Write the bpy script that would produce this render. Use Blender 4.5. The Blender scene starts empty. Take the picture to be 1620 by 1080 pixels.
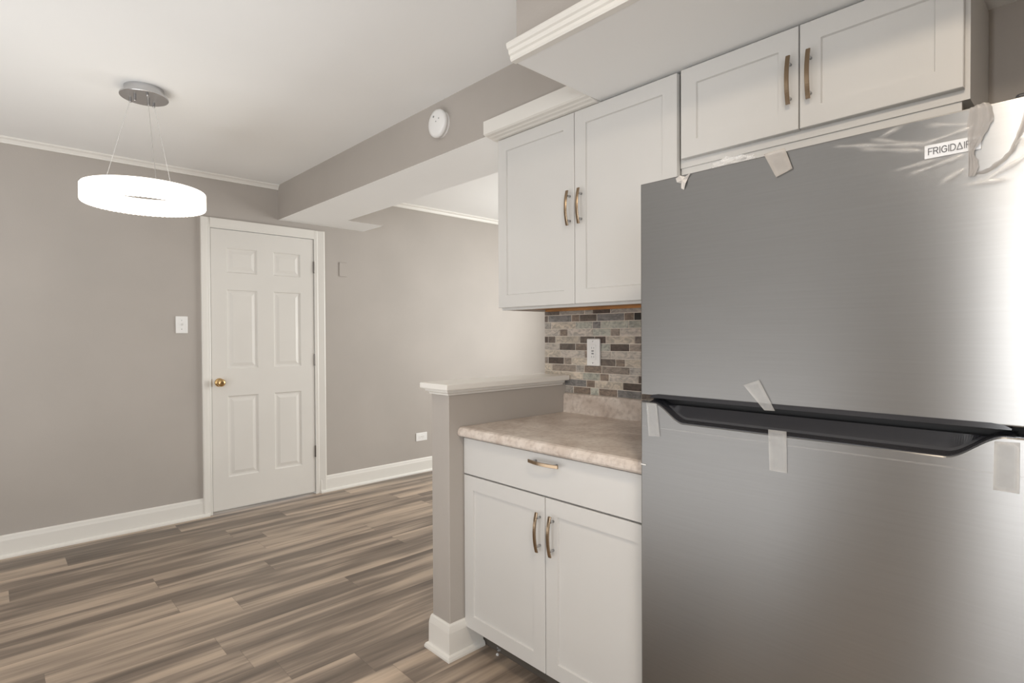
import bpy, bmesh, math, random
from mathutils import Vector, Matrix
random.seed(7)
SC = bpy.context.scene
COL = SC.collection

# ------------------------------------------------------------------ camera
YAW, PITCH, ROLL, CAM_H, F_PX = 0.75533, -0.01248, -0.00472, 1.2781, 883.12
cam_d = bpy.data.cameras.new('camera')
cam = bpy.data.objects.new('camera', cam_d)
COL.objects.link(cam)
cam_d.sensor_width = 36.0
cam_d.lens = F_PX / 1620 * 36.0
cam_d.clip_start = 0.02
_fw = Vector((math.sin(YAW) * math.cos(PITCH), math.cos(YAW) * math.cos(PITCH), math.sin(PITCH)))
_rt = Vector((math.cos(YAW), -math.sin(YAW), 0))
_up = _rt.cross(_fw)
_r2 = math.cos(ROLL) * _rt + math.sin(ROLL) * _up
_u2 = -math.sin(ROLL) * _rt + math.cos(ROLL) * _up
_m = Matrix((( _r2.x, _u2.x, -_fw.x, 0), (_r2.y, _u2.y, -_fw.y, 0), (_r2.z, _u2.z, -_fw.z, CAM_H), (0, 0, 0, 1)))
cam.matrix_world = _m
SC.camera = cam

# ------------------------------------------------------------------ view, world, daylight
SC.view_settings.view_transform = 'Standard'
SC.view_settings.look = 'None'
SC.view_settings.exposure = 0.0
SC.view_settings.gamma = 1.0
SC.view_settings.use_curve_mapping = False
world = bpy.data.worlds.new('sky')
SC.world = world
world.use_nodes = True
_bg = world.node_tree.nodes['Background']
_bg.inputs[0].default_value = (0.80, 0.90, 1.0, 1)
_bg.inputs[1].default_value = 1.5


def area(name, loc, direction, sx, sy, power, color):
    d = bpy.data.lights.new(name, 'AREA')
    d.shape = 'RECTANGLE'
    d.size, d.size_y, d.energy, d.color = sx, sy, power, color
    o = bpy.data.objects.new(name, d)
    o.location = loc
    o.rotation_euler = Vector(direction).to_track_quat('-Z', 'Y').to_euler()
    COL.objects.link(o)
    return o


FILL_TINT = (0.97, 0.985, 1.0)
area('daylight_west_window', (-3.46, 0.39, 1.30), (1, 0, 0), 0.13, 2.1, 31, (0.96, 0.98, 1.0))
area('south_fill_light', (-1.90, -2.06, 1.45), (0, 1, 0), 2.2, 1.5, 56, FILL_TINT)  # unseen soft fill added behind the camera to flatten the lighting
area('daylight_far_room_window', (4.86, 2.6, 1.40), (-1, 0, 0), 1.8, 1.6, 70, (1.0, 0.985, 0.94))
# warm flush lamp on the ceiling over the kitchen floor, above the camera
area('kitchen_ceiling_lamp', (0.45, 0.08, 2.405), (0, 0, -1), 0.26, 0.26, 16, (1.0, 0.84, 0.66))
# large unseen fill light facing up, added to brighten the ceiling evenly
area('ceiling_fill_light', (-1.15, 2.00, 0.40), (0.08, 0.0, 1), 2.0, 2.4, 39, (0.95, 0.975, 1.0))

# ------------------------------------------------------------------ materials


def newmat(name):
    m = bpy.data.materials.new(name)
    m.use_nodes = True
    nt = m.node_tree
    return m, nt, nt.nodes['Principled BSDF']


def N(nt, kind, **kw):
    n = nt.nodes.new(kind)
    for k, v in kw.items():
        setattr(n, k, v)
    return n


def noise_mix(nt, scale, detail, c1, c2, lo=0.35, hi=0.65, stretch=(1, 1, 1), dist=0.0):
    tc = N(nt, 'ShaderNodeTexCoord')
    mp = N(nt, 'ShaderNodeMapping')
    mp.inputs['Scale'].default_value = stretch
    nz = N(nt, 'ShaderNodeTexNoise')
    nz.inputs['Scale'].default_value = scale
    nz.inputs['Detail'].default_value = detail
    nz.inputs['Distortion'].default_value = dist
    rp = N(nt, 'ShaderNodeValToRGB')
    rp.color_ramp.elements[0].position = lo
    rp.color_ramp.elements[0].color = (*c1, 1)
    rp.color_ramp.elements[1].position = hi
    rp.color_ramp.elements[1].color = (*c2, 1)
    nt.links.new(tc.outputs['Object'], mp.inputs['Vector'])
    nt.links.new(mp.outputs['Vector'], nz.inputs['Vector'])
    nt.links.new(nz.outputs['Fac'], rp.inputs['Fac'])
    return rp, nz


def plain(name, c, rough=0.5, metal=0.0, var=0.03, scale=2.5, bump=0.0, bscale=200, coat=0.0):
    m, nt, b = newmat(name)
    c1 = tuple(max(0, x * (1 - var)) for x in c)
    c2 = tuple(min(1, x * (1 + var)) for x in c)
    rp, nz = noise_mix(nt, scale, 3, c1, c2)
    nt.links.new(rp.outputs['Color'], b.inputs['Base Color'])
    b.inputs['Roughness'].default_value = rough
    b.inputs['Metallic'].default_value = metal
    if coat:
        b.inputs['Coat Weight'].default_value = coat
        b.inputs['Coat Roughness'].default_value = 0.1
    if bump:
        bn = N(nt, 'ShaderNodeTexNoise')
        bn.inputs['Scale'].default_value = bscale
        bp = N(nt, 'ShaderNodeBump')
        bp.inputs['Strength'].default_value = bump
        bp.inputs['Distance'].default_value = 0.002
        tc = N(nt, 'ShaderNodeTexCoord')
        nt.links.new(tc.outputs['Object'], bn.inputs['Vector'])
        nt.links.new(bn.outputs['Fac'], bp.inputs['Height'])
        nt.links.new(bp.outputs['Normal'], b.inputs['Normal'])
    return m


M = {}
M['wall'] = plain('warm_grey_wall_paint', (0.435, 0.398, 0.362), 0.6, var=0.035, scale=1.6, bump=0.12, bscale=160)
M['ceiling'] = plain('white_ceiling_paint', (0.90, 0.90, 0.885), 0.8, var=0.012, scale=1.2)
M['trim'] = plain('white_trim_paint', (0.78, 0.755, 0.705), 0.35, var=0.015)
M['door'] = plain('white_door_paint', (0.74, 0.715, 0.67), 0.38, var=0.015)
M['cabinet'] = plain('white_cabinet_lacquer', (0.64, 0.626, 0.60), 0.32, var=0.012)
M['toe_shade'] = plain('shade_toned_toe_board', (0.10, 0.085, 0.07), 0.7, var=0.1)  # shade of the toe recess put into the board colour
M['wood'] = plain('raw_orange_wood', (0.42, 0.20, 0.065), 0.55, var=0.2, scale=12)
M['plastic_white'] = plain('white_plastic', (0.86, 0.85, 0.83), 0.3, var=0.01)
M['plastic_grey'] = plain('grey_plastic', (0.30, 0.30, 0.30), 0.4, var=0.02)
M['plastic_black'] = plain('gloss_black_plastic', (0.030, 0.030, 0.034), 0.13, var=0.05)
M['rubber'] = plain('black_rubber_gasket', (0.008, 0.008, 0.009), 0.6, var=0.05)
M['brass'] = plain('polished_brass', (0.62, 0.42, 0.20), 0.22, metal=1.0, var=0.05)
M['bronze'] = plain('champagne_bronze', (0.33, 0.245, 0.165), 0.24, metal=1.0, var=0.06)
M['chrome'] = plain('brushed_chrome', (0.55, 0.55, 0.56), 0.25, metal=1.0, var=0.03)
M['steel_dark'] = plain('hinge_steel', (0.20, 0.185, 0.17), 0.35, metal=1.0, var=0.05)
M['cable'] = plain('steel_cable', (0.5, 0.49, 0.47), 0.4, metal=0.6, var=0.03)
M['badge'] = plain('satin_silver_badge', (0.66, 0.67, 0.69), 0.35, metal=0.4, var=0.02)
M['ink'] = plain('dark_grey_ink', (0.10, 0.105, 0.12), 0.5, var=0.02)
M['fridge_side'] = plain('dark_grey_enamel', (0.12, 0.12, 0.12), 0.45, var=0.03)
M['grout'] = plain('pale_grout', (0.74, 0.67, 0.585), 0.85, var=0.06, scale=40)
M['paper'] = plain('crumbly_white_debris', (0.78, 0.77, 0.75), 0.8, var=0.05)

# laminate worktop
m, nt, b = newmat('mottled_beige_laminate')
rp, nz = noise_mix(nt, 9, 8, (0.53, 0.44, 0.375), (0.74, 0.665, 0.595), 0.3, 0.68, dist=0.6)
rp2, nz2 = noise_mix(nt, 55, 6, (0.66, 0.62, 0.60), (1, 1, 1), 0.32, 0.54)
mx = N(nt, 'ShaderNodeMix', data_type='RGBA', blend_type='MULTIPLY')
mx.inputs[0].default_value = 0.6
nt.links.new(rp.outputs['Color'], mx.inputs[6])
nt.links.new(rp2.outputs['Color'], mx.inputs[7])
nt.links.new(mx.outputs[2], b.inputs['Base Color'])
b.inputs['Roughness'].default_value = 0.36
M['laminate'] = m

# brushed stainless steel, brush lines running horizontally
m, nt, b = newmat('brushed_stainless_steel')
rp, nz = noise_mix(nt, 3.0, 5, (0.288, 0.283, 0.275), (0.304, 0.299, 0.292), 0.25, 0.75, stretch=(1, 1.6, 60))
nt.links.new(rp.outputs['Color'], b.inputs['Base Color'])
b.inputs['Metallic'].default_value = 1.0
b.inputs['Roughness'].default_value = 0.31
b.inputs['Anisotropic'].default_value = 0.9
b.inputs['Anisotropic Rotation'].default_value = 0.25
tg = N(nt, 'ShaderNodeTangent', direction_type='RADIAL', axis='Z')
nt.links.new(tg.outputs['Tangent'], b.inputs['Tangent'])
M['steel'] = m

# vinyl plank floor: planks along X
m, nt, b = newmat('grey_brown_vinyl_planks')
tc = N(nt, 'ShaderNodeTexCoord')
sx = N(nt, 'ShaderNodeSeparateXYZ')
nt.links.new(tc.outputs['Object'], sx.inputs[0])


def MA(op, a, bb=None, c=None):
    n = N(nt, 'ShaderNodeMath', operation=op)
    for i, v in enumerate((a, bb, c)):
        if v is None:
            continue
        if isinstance(v, (int, float)):
            n.inputs[i].default_value = v
        else:
            nt.links.new(v, n.inputs[i])
    return n.outputs[0]


PW, PL = 0.172, 1.22
yr = MA('DIVIDE', sx.outputs['Y'], PW)
row = MA('FLOOR', yr)
wn1 = N(nt, 'ShaderNodeTexWhiteNoise', noise_dimensions='1D')
nt.links.new(row, wn1.inputs['W'])
xs = MA('ADD', MA('DIVIDE', sx.outputs['X'], PL), MA('MULTIPLY', wn1.outputs['Value'], 3.0))
colu = MA('FLOOR', xs)
cmb = N(nt, 'ShaderNodeCombineXYZ')
nt.links.new(row, cmb.inputs[0])
nt.links.new(colu, cmb.inputs[1])
wn2 = N(nt, 'ShaderNodeTexWhiteNoise', noise_dimensions='2D')
nt.links.new(cmb.outputs[0], wn2.inputs['Vector'])
rnd = wn2.outputs['Value']
# grain coordinates, shifted per plank
gc = N(nt, 'ShaderNodeCombineXYZ')
nt.links.new(MA('ADD', MA('MULTIPLY', sx.outputs['X'], 0.48), MA('MULTIPLY', rnd, 37.0)), gc.inputs[0])
nt.links.new(MA('MULTIPLY', sx.outputs['Y'], 5.6), gc.inputs[1])
nt.links.new(MA('MULTIPLY', rnd, 11.0), gc.inputs[2])
g1 = N(nt, 'ShaderNodeTexNoise')
g1.inputs['Scale'].default_value = 1.6
g1.inputs['Detail'].default_value = 3.5
g1.inputs['Roughness'].default_value = 0.6
g1.inputs['Distortion'].default_value = 0.25
nt.links.new(gc.outputs[0], g1.inputs['Vector'])
gc2 = N(nt, 'ShaderNodeCombineXYZ')
nt.links.new(MA('ADD', MA('MULTIPLY', sx.outputs['X'], 2.2), MA('MULTIPLY', rnd, 61.0)), gc2.inputs[0])
nt.links.new(MA('MULTIPLY', sx.outputs['Y'], 60.0), gc2.inputs[1])
g2 = N(nt, 'ShaderNodeTexNoise')
g2.inputs['Scale'].default_value = 1.5
g2.inputs['Detail'].default_value = 4
nt.links.new(gc2.outputs[0], g2.inputs['Vector'])
tone = MA('ADD', MA('ADD', MA('MULTIPLY', MA('SUBTRACT', g1.outputs['Fac'], 0.5), 1.35), 0.53), MA('MULTIPLY', MA('SUBTRACT', rnd, 0.5), 0.15))
tone = MA('ADD', tone, MA('MULTIPLY', MA('SUBTRACT', g2.outputs['Fac'], 0.5), 0.16))
fr = N(nt, 'ShaderNodeValToRGB')
cr = fr.color_ramp
cr.elements[0].position = 0.28
cr.elements[0].color = (0.125, 0.097, 0.076, 1)
cr.elements[1].position = 0.80
cr.elements[1].color = (0.58, 0.455, 0.345, 1)
e = cr.elements.new(0.48)
e.color = (0.225, 0.177, 0.139, 1)
e = cr.elements.new(0.60)
e.color = (0.39, 0.307, 0.237, 1)
nt.links.new(tone, fr.inputs['Fac'])
# joints
fy = MA('SUBTRACT', yr, row)
fx = MA('SUBTRACT', xs, colu)
ey = MA('MINIMUM', fy, MA('SUBTRACT', 1.0, fy))
ex = MA('MINIMUM', fx, MA('SUBTRACT', 1.0, fx))
gap = MA('MINIMUM', MA('GREATER_THAN', ey, 0.008), MA('GREATER_THAN', ex, 0.0011))
mx = N(nt, 'ShaderNodeMix', data_type='RGBA', blend_type='MIX')
mx.inputs[6].default_value = (0.07, 0.055, 0.045, 1)
nt.links.new(MA('ADD', MA('MULTIPLY', gap, 0.30), 0.70), mx.inputs[0])
nt.links.new(fr.outputs['Color'], mx.inputs[7])
nt.links.new(mx.outputs[2], b.inputs['Base Color'])
b.inputs['Roughness'].default_value = 0.42
bp = N(nt, 'ShaderNodeBump')
bp.inputs['Strength'].default_value = 0.12
bp.inputs['Distance'].default_value = 0.001
nt.links.new(g2.outputs['Fac'], bp.inputs['Height'])
nt.links.new(bp.outputs['Normal'], b.inputs['Normal'])
M['floor'] = m

# stone mosaic tiles: the tone of each tile is its own colour attribute, the veins a noise
m, nt, b = newmat('stone_mosaic_tiles')
at = N(nt, 'ShaderNodeAttribute', attribute_name='tile_colour')
rp, nz = noise_mix(nt, 26, 6, (0.85, 0.85, 0.85), (1.62, 1.58, 1.54), 0.36, 0.62, stretch=(1, 1, 1.8), dist=1.6)
mx = N(nt, 'ShaderNodeMix', data_type='RGBA', blend_type='MULTIPLY')
mx.inputs[0].default_value = 0.8
nt.links.new(at.outputs['Color'], mx.inputs[6])
nt.links.new(rp.outputs['Color'], mx.inputs[7])
nt.links.new(mx.outputs[2], b.inputs['Base Color'])
b.inputs['Roughness'].default_value = 0.3
M['tile'] = m


def film_mat(name, opacity, col, rough):
    m, nt, b = newmat(name)
    nt.nodes.remove(b)
    out = nt.nodes['Material Output']
    tr = N(nt, 'ShaderNodeBsdfTransparent')
    pb = N(nt, 'ShaderNodeBsdfPrincipled')
    rp, nz = noise_mix(nt, 30, 4, tuple(x * 0.9 for x in col), col)
    nt.links.new(rp.outputs['Color'], pb.inputs['Base Color'])
    pb.inputs['Roughness'].default_value = rough
    mix = N(nt, 'ShaderNodeMixShader')
    mix.inputs[0].default_value = opacity
    nt.links.new(tr.outputs[0], mix.inputs[1])
    nt.links.new(pb.outputs[0], mix.inputs[2])
    nt.links.new(mix.outputs[0], out.inputs['Surface'])
    return m


M['film'] = film_mat('clear_protective_film', 0.13, (0.80, 0.79, 0.77), 0.14)
_nt = M['film'].node_tree
_at = N(_nt, 'ShaderNodeAttribute', attribute_name='wrinkle')
_mm = N(_nt, 'ShaderNodeMath', operation='MULTIPLY')
_mm.inputs[1].default_value = 0.42
_nt.links.new(_at.outputs['Fac'], _mm.inputs[0])
_nt.links.new(_mm.outputs[0], next(n for n in _nt.nodes if n.type == 'MIX_SHADER').inputs[0])
M['film_edge'] = film_mat('protective_film_edge', 0.06, (0.80, 0.79, 0.77), 0.14)
M['film_fold'] = film_mat('folded_protective_film', 0.66, (0.42, 0.40, 0.385), 0.28)
M['tape'] = film_mat('clear_packing_tape', 0.42, (0.80, 0.80, 0.79), 0.35)
M['tape_paper'] = film_mat('whitish_masking_tape', 0.82, (0.66, 0.63, 0.60), 0.6)
M['scrap'] = film_mat('crumpled_clear_plastic', 0.30, (0.85, 0.85, 0.85), 0.10)

# pendant diffuser: a lit lamp
m, nt, b = newmat('lit_acrylic_diffuser')
b.inputs['Base Color'].default_value = (0.9, 0.88, 0.84, 1)
b.inputs['Emission Color'].default_value = (1.0, 0.93, 0.82, 1)
rp, nz = noise_mix(nt, 60, 2, (1.9, 1.9, 1.9), (2.3, 2.3, 2.3))
nt.links.new(rp.outputs['Color'], b.inputs['Emission Strength'])
M['lamp'] = m

# ------------------------------------------------------------------ mesh helpers


def obj(name, bm, mat, parent=None, smooth=False, origin=None):
    bmesh.ops.recalc_face_normals(bm, faces=bm.faces)
    me = bpy.data.meshes.new(name)
    if origin is not None:
        bmesh.ops.translate(bm, verts=bm.verts, vec=-Vector(origin))
    if smooth:
        for f in bm.faces:
            f.smooth = True
    bm.to_mesh(me)
    bm.free()
    if isinstance(mat, (list, tuple)):
        for x in mat:
            me.materials.append(x)
    else:
        me.materials.append(mat)
    o = bpy.data.objects.new(name, me)
    COL.objects.link(o)
    if origin is not None:
        o.location = origin
    if parent:
        o.parent = parent
        o.matrix_parent_inverse = Matrix.Translation(-Vector(parent.location)) if parent.type == 'EMPTY' and parent.parent is None else Matrix()
        if parent.parent is not None or parent.type != 'EMPTY':
            # parts sit at the world origin themselves, so only the top thing's place has to be undone
            top = parent
            off = Vector(parent.location)
            o.matrix_parent_inverse = Matrix.Translation(-off)
    return o


def thing(name, loc, label, cat, group=None, kind=None):
    o = bpy.data.objects.new(name, None)
    o.empty_display_size = 0.1
    o.location = loc
    COL.objects.link(o)
    return tag(o, label, cat, group, kind)


def tag(o, label, cat, group=None, kind=None):
    o['label'] = label
    o['category'] = cat
    if group:
        o['group'] = group
    if kind:
        o['kind'] = kind
    return o


def box(bm, x0, x1, y0, y1, z0, z1, bevel=0.0, seg=2):
    r = bmesh.ops.create_cube(bm, size=1.0)
    vs = r['verts']
    for v in vs:
        v.co = Vector((x0 + (v.co.x + .5) * (x1 - x0), y0 + (v.co.y + .5) * (y1 - y0), z0 + (v.co.z + .5) * (z1 - z0)))
    if bevel > 0:
        es = {e for v in vs for e in v.link_edges}
        bmesh.ops.bevel(bm, geom=list(es), offset=bevel, segments=seg, profile=0.5, affect='EDGES')


def nb(*a, **k):
    bm = bmesh.new()
    box(bm, *a, **k)
    return bm


def extrude(bm, prof, axis, a, b):
    """prof: closed list of 2-D points in the other two axes; extruded from a to b along axis"""
    def P(p, t):
        return {'x': (t, p[0], p[1]), 'y': (p[0], t, p[1]), 'z': (p[0], p[1], t)}[axis]
    v0 = [bm.verts.new(P(p, a)) for p in prof]
    v1 = [bm.verts.new(P(p, b)) for p in prof]
    n = len(prof)
    for i in range(n):
        bm.faces.new((v0[i], v0[(i + 1) % n], v1[(i + 1) % n], v1[i]))
    bm.faces.new(v0)
    bm.faces.new(v1)


def sweep(bm, pathfn, prof, cap=True):
    """pathfn(d) -> list of (x,y) offset outward by d; prof: closed list of (d,z)"""
    rings = []
    for d, z in prof:
        rings.append([bm.verts.new((x, y, z)) for x, y in pathfn(d)])
    n, m_ = len(rings), len(rings[0])
    for i in range(n):
        A, B = rings[i], rings[(i + 1) % n]
        for j in range(m_ - 1):
            bm.faces.new((A[j], A[j + 1], B[j + 1], B[j]))
    if cap:
        bm.faces.new([r[0] for r in rings])
        bm.faces.new([r[-1] for r in rings])


def lathe(bm, prof, seg=48, axis='z', c=(0, 0, 0)):
    rings = []
    for r, h in prof:
        ring = []
        for k in range(seg):
            a = 2 * math.pi * k / seg
            p = {'z': (r * math.cos(a), r * math.sin(a), h), 'x': (h, r * math.cos(a), r * math.sin(a)),
                 'y': (r * math.cos(a), h, r * math.sin(a))}[axis]
            ring.append(bm.verts.new((p[0] + c[0], p[1] + c[1], p[2] + c[2])))
        rings.append(ring)
    for A, B in zip(rings, rings[1:]):
        for k in range(seg):
            bm.faces.new((A[k], A[(k + 1) % seg], B[(k + 1) % seg], B[k]))
    for ring in (rings[0], rings[-1]):
        bm.faces.new(ring)


def tube(bm, pts, r, seg=8, radii=None, squash=None):
    pts = [Vector(p) for p in pts]
    rings = []
    for i, p in enumerate(pts):
        t = (pts[min(i + 1, len(pts) - 1)] - pts[max(i - 1, 0)]).normalized()
        ref = Vector((0, 0, 1)) if abs(t.z) < 0.9 else Vector((0, 1, 0))
        u = t.cross(ref).normalized()
        w = u.cross(t).normalized()
        rr = radii[i] if radii else r
        ring = []
        for k in range(seg):
            a = 2 * math.pi * (k + .5) / seg
            ring.append(bm.verts.new(p + rr * (u * math.cos(a) * (squash or 1) + w * math.sin(a))))
        rings.append(ring)
    for A, B in zip(rings, rings[1:]):
        for k in range(seg):
            bm.faces.new((A[k], A[(k + 1) % seg], B[(k + 1) % seg], B[k]))
    bm.faces.new(rings[0])
    bm.faces.new(rings[-1])


# ------------------------------------------------------------------ plan of the place (metres)
YD = 4.3676                    # wall with the door
XW = 2.0185                    # tiled kitchen wall
XL, YF, XR = -3.5, -2.1, 4.9   # walls outside the frame
ZC, ZC2 = 2.432, 2.470         # dining ceiling, far room ceiling
XB0, XB1, ZB = 1.646, 2.053, 2.168   # ceiling beam
ZK = 2.164                     # lowered kitchen ceiling
KX, KY = 1.272, 1.322          # its outer corner
PY0, PY1, PX = 1.766, 1.881, 1.319   # half wall

S = lambda name, bm, mat, label, cat: tag(obj(name, bm, mat), label, cat, kind='structure')

S('floor', nb(XL, XR, YF, YD + .1, -0.05, 0.0), M['floor'], 'grey brown wood look plank floor', 'floor')
bm = bmesh.new()
box(bm, XL, XB0 + .02, YF, YD + .1, ZC, ZC + .12)
S('ceiling', bm, M['ceiling'], 'white flat dining area ceiling', 'ceiling')
bm = bmesh.new()
box(bm, XB1 - .02, XR, YF, YD + .1, ZC2, ZC2 + .082)
S('ceiling_far', bm, M['ceiling'], 'white ceiling of the far room beyond the beam', 'ceiling')

# back wall with door opening
DL, DR, DT = 1.163, 1.925, 2.050
bm = bmesh.new()
box(bm, XL, DL - .018, YD, YD + .1, 0, ZC2)
box(bm, DR + .018, XR, YD, YD + .1, 0, ZC2)
box(bm, DL - .018, DR + .018, YD, YD + .1, DT + .018, ZC2)
S('wall_back', bm, M['wall'], 'warm grey wall with the white door', 'wall')
S('wall_right', nb(XW, XB1, YF, 1.902, 0, ZC2), M['wall'], 'grey kitchen wall behind the cabinets and refrigerator', 'wall')


def pierced(name, plane, a0, a1, opens, axis):
    """wall outside the frame with window openings; opens: (u0,u1,z0,z1)"""
    bm = bmesh.new()
    us = sorted({a0, a1, *[o[0] for o in opens], *[o[1] for o in opens]})
    for u0, u1 in zip(us, us[1:]):
        mid = (u0 + u1) / 2
        hit = [o for o in opens if o[0] < mid < o[1]]
        spans = [(0, ZC2)] if not hit else [(0, hit[0][2]), (hit[0][3], ZC2)]
        for z0, z1 in spans:
            if axis == 'x':
                box(bm, plane[0], plane[1], u0, u1, z0, z1)
            else:
                box(bm, u0, u1, plane[0], plane[1], z0, z1)
    return S(name, bm, M['wall'], 'warm grey wall with window openings, ' + name.split('_')[1] + ' side', 'wall')


pierced('wall_left', (XL - .1, XL), YF, YD + .1, [(.24, .54, .20, 2.38)], 'x')
pierced('wall_front', (YF - .1, YF), XL - .1, XR + .1, [(-3.05, -.75, .7, 2.2)], 'y')  # opening added for the south fill light
pierced('wall_far', (XR, XR + .1), YF, YD + .1, [(1.7, 3.5, .6, 2.2)], 'x')

S('wall_kitchen_end', nb(.45, XW, -.62, -.50, 0, ZK), M['wall'], 'grey end wall of the kitchen beside the camera', 'wall')

# beam along the room, with the short chase where it meets the door wall
bm = bmesh.new()
box(bm, XB0, XB1, KY - .0, YD, ZB, ZC2 + .05)
bm.faces.ensure_lookup_table()
for f in bm.faces:
    f.material_index = 1 if f.calc_center_median().z < ZB + .001 else 0
S('ceiling_beam', bm, [M['wall'], M['ceiling']], 'grey sided ceiling beam with white underside', 'beam')
bm = bmesh.new()
box(bm, XB1, 2.370, 4.035, YD, ZB, ZC2 + .05)
for f in bm.faces:
    f.material_index = 1 if f.calc_center_median().z < ZB + .001 else 0
S('ceiling_chase', bm, [M['wall'], M['ceiling']], 'short boxed chase beside the beam at the door wall', 'beam')

# lowered kitchen ceiling
bm = bmesh.new()
box(bm, KX, XW, YF, KY, ZK, ZC2 + .05)
for f in bm.faces:
    f.material_index = 1 if f.calc_center_median().z < ZK + .001 else 0
S('ceiling_kitchen', bm, [M['wall'], M['ceiling']], 'lowered white ceiling over the kitchen cabinets', 'ceiling')

# trims
bm = bmesh.new()   # stepped moulding along the edge of the lowered ceiling
prof = [(KX, ZK - .002), (KX - .022, ZK - .002), (KX - .026, ZK + .004), (KX - .026, ZK + .014), (KX - .032, ZK + .018),
        (KX - .034, ZK + .030), (KX - .040, ZK + .034), (KX - .044, ZK + .046), (KX - .042, ZK + .052), (KX, ZK + .052)]
extrude(bm, prof, 'y', YF, KY + .004)
S('trim_1', bm, M['trim'], 'white stepped moulding on the edge of the lowered ceiling', 'moulding')
bm = bmesh.new()   # cove crown, dining side
prof = [(YD, ZC), (YD - .032, ZC), (YD - .030, ZC - .008), (YD - .018, ZC - .016), (YD - .010, ZC - .028), (YD - .009, ZC - .036), (YD, ZC - .036)]
extrude(bm, prof, 'x', XL, XB0)
S('trim_2', bm, M['trim'], 'thin white crown moulding above the grey dining wall', 'moulding')
bm = bmesh.new()
prof = [(YD, ZC2), (YD - .032, ZC2), (YD - .030, ZC2 - .010), (YD - .018, ZC2 - .020), (YD - .010, ZC2 - .034), (YD - .009, ZC2 - .042), (YD, ZC2 - .042)]
extrude(bm, prof, 'x', 2.370, XR)
S('trim_3', bm, M['trim'], 'thin white crown moulding in the far room beyond the beam', 'moulding')
bm = bmesh.new()   # cornice board on top of the tall wall cabinet
prof = [(XB0 + .001, ZB + .060), (1.628, ZB + .060), (1.628, ZB + .002), (1.636, ZB - .003), (1.654, ZB - .004), (1.660, ZB - .007), (1.676, ZB - .008),
        (1.684, ZB - .011), (1.700, ZB - .012), (1.716, ZB - .012), (1.716, ZB - .001), (XB0 + .001, ZB - .001)]
extrude(bm, prof, 'y', KY + .001, 1.909)
S('trim_4', bm, M['trim'], 'white cornice board above the two door wall cabinet', 'moulding')

# baseboards
BP = [(0, 0), (.030, 0), (.030, .010), (.026, .018), (.016, .022), (.015, .100), (.012, .112), (.010, .124), (.006, .131), (0, .131)]


def baseboard(name, x0, x1, label):
    bm = bmesh.new()
    extrude(bm, [(YD - d, z) for d, z in BP], 'x', x0, x1)
    return S(name, bm, M['trim'], label, 'baseboard')


baseboard('baseboard_left', XL, 1.142, 'white baseboard left of the door')
baseboard('baseboard_right', 1.962, XR, 'white baseboard right of the door')

# half wall, its base and its cap
bm = bmesh.new()
box(bm, PX, XW, PY0, PY1, 0, 1.062, bevel=0.003)
S('wall_half', bm, M['wall'], 'grey half wall at the end of the worktop', 'wall')
pth = lambda d: [(1.480, PY0 - d), (PX - d, PY0 - d), (PX - d, PY1 + d), (XW, PY1 + d)]
bm = bmesh.new()
sweep(bm, pth, [(0, 0), (.026, 0), (.026, .008), (.022, .018), (.013, .022), (.012, .104), (.010, .116), (.007, .130), (.003, .137), (0, .137)])
S('baseboard_half', bm, M['trim'], 'white baseboard wrapped round the foot of the half wall', 'baseboard')
pth2 = lambda d: [(1.985, PY0 - d), (PX - d, PY0 - d), (PX - d, PY1 + d), (1.985, PY1 + d)]
bm = bmesh.new()
sweep(bm, pth2, [(0, 1.040), (.006, 1.040), (.008, 1.046), (.018, 1.052), (.020, 1.063), (0, 1.063)])
box(bm, 1.284, 2.004, 1.731, 1.916, 1.062, 1.086, bevel=0.004)
S('trim_5', bm, M['trim'], 'white wooden cap on the half wall', 'ledge')

# ------------------------------------------------------------------ door
dr = thing('door_1', (1.545, YD, 0), 'white six panel door with brass knob in white casing', 'door', kind='structure')
bm = bmesh.new()   # casing and jamb
CP = lambda s: None
for (x0, x1, sgn) in ((1.1034, DL, 1), (DR, 2.0107, -1)):
    lo, hi = x0, x1
    if sgn > 0:
        prof = [(lo, YD), (lo, YD - .018), (lo + .008, YD - .020), (lo + .030, YD - .016), (hi - .012, YD - .011), (hi - .008, YD - .013), (hi, YD - .010), (hi, YD)]
    else:
        prof = [(hi, YD), (hi, YD - .018), (hi - .008, YD - .020), (hi - .030, YD - .016), (lo + .030, YD - .011), (lo + .022, YD - .013), (lo, YD - .010), (lo, YD)]
    extrude(bm, prof, 'z', 0, 2.1195)
prof = [(YD, 2.1195), (YD - .018, 2.1195), (YD - .020, 2.1115), (YD - .016, 2.0895), (YD - .011, DT + .012), (YD - .013, DT + .008), (YD - .010, DT), (YD, DT)]
extrude(bm, prof, 'x', DL, DR)
obj('casing', bm, M['trim'], dr)
bm = bmesh.new()
box(bm, DL - .018, DL, YD, YD + .1, 0, DT + .018)
box(bm, DR, DR + .018, YD, YD + .1, 0, DT + .018)
box(bm, DL, DR, YD, YD + .1, DT, DT + .018)
box(bm, DL, DR, YD + .05, YD + .1, 0, .012)
obj('jamb', bm, M['trim'], dr)
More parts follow.
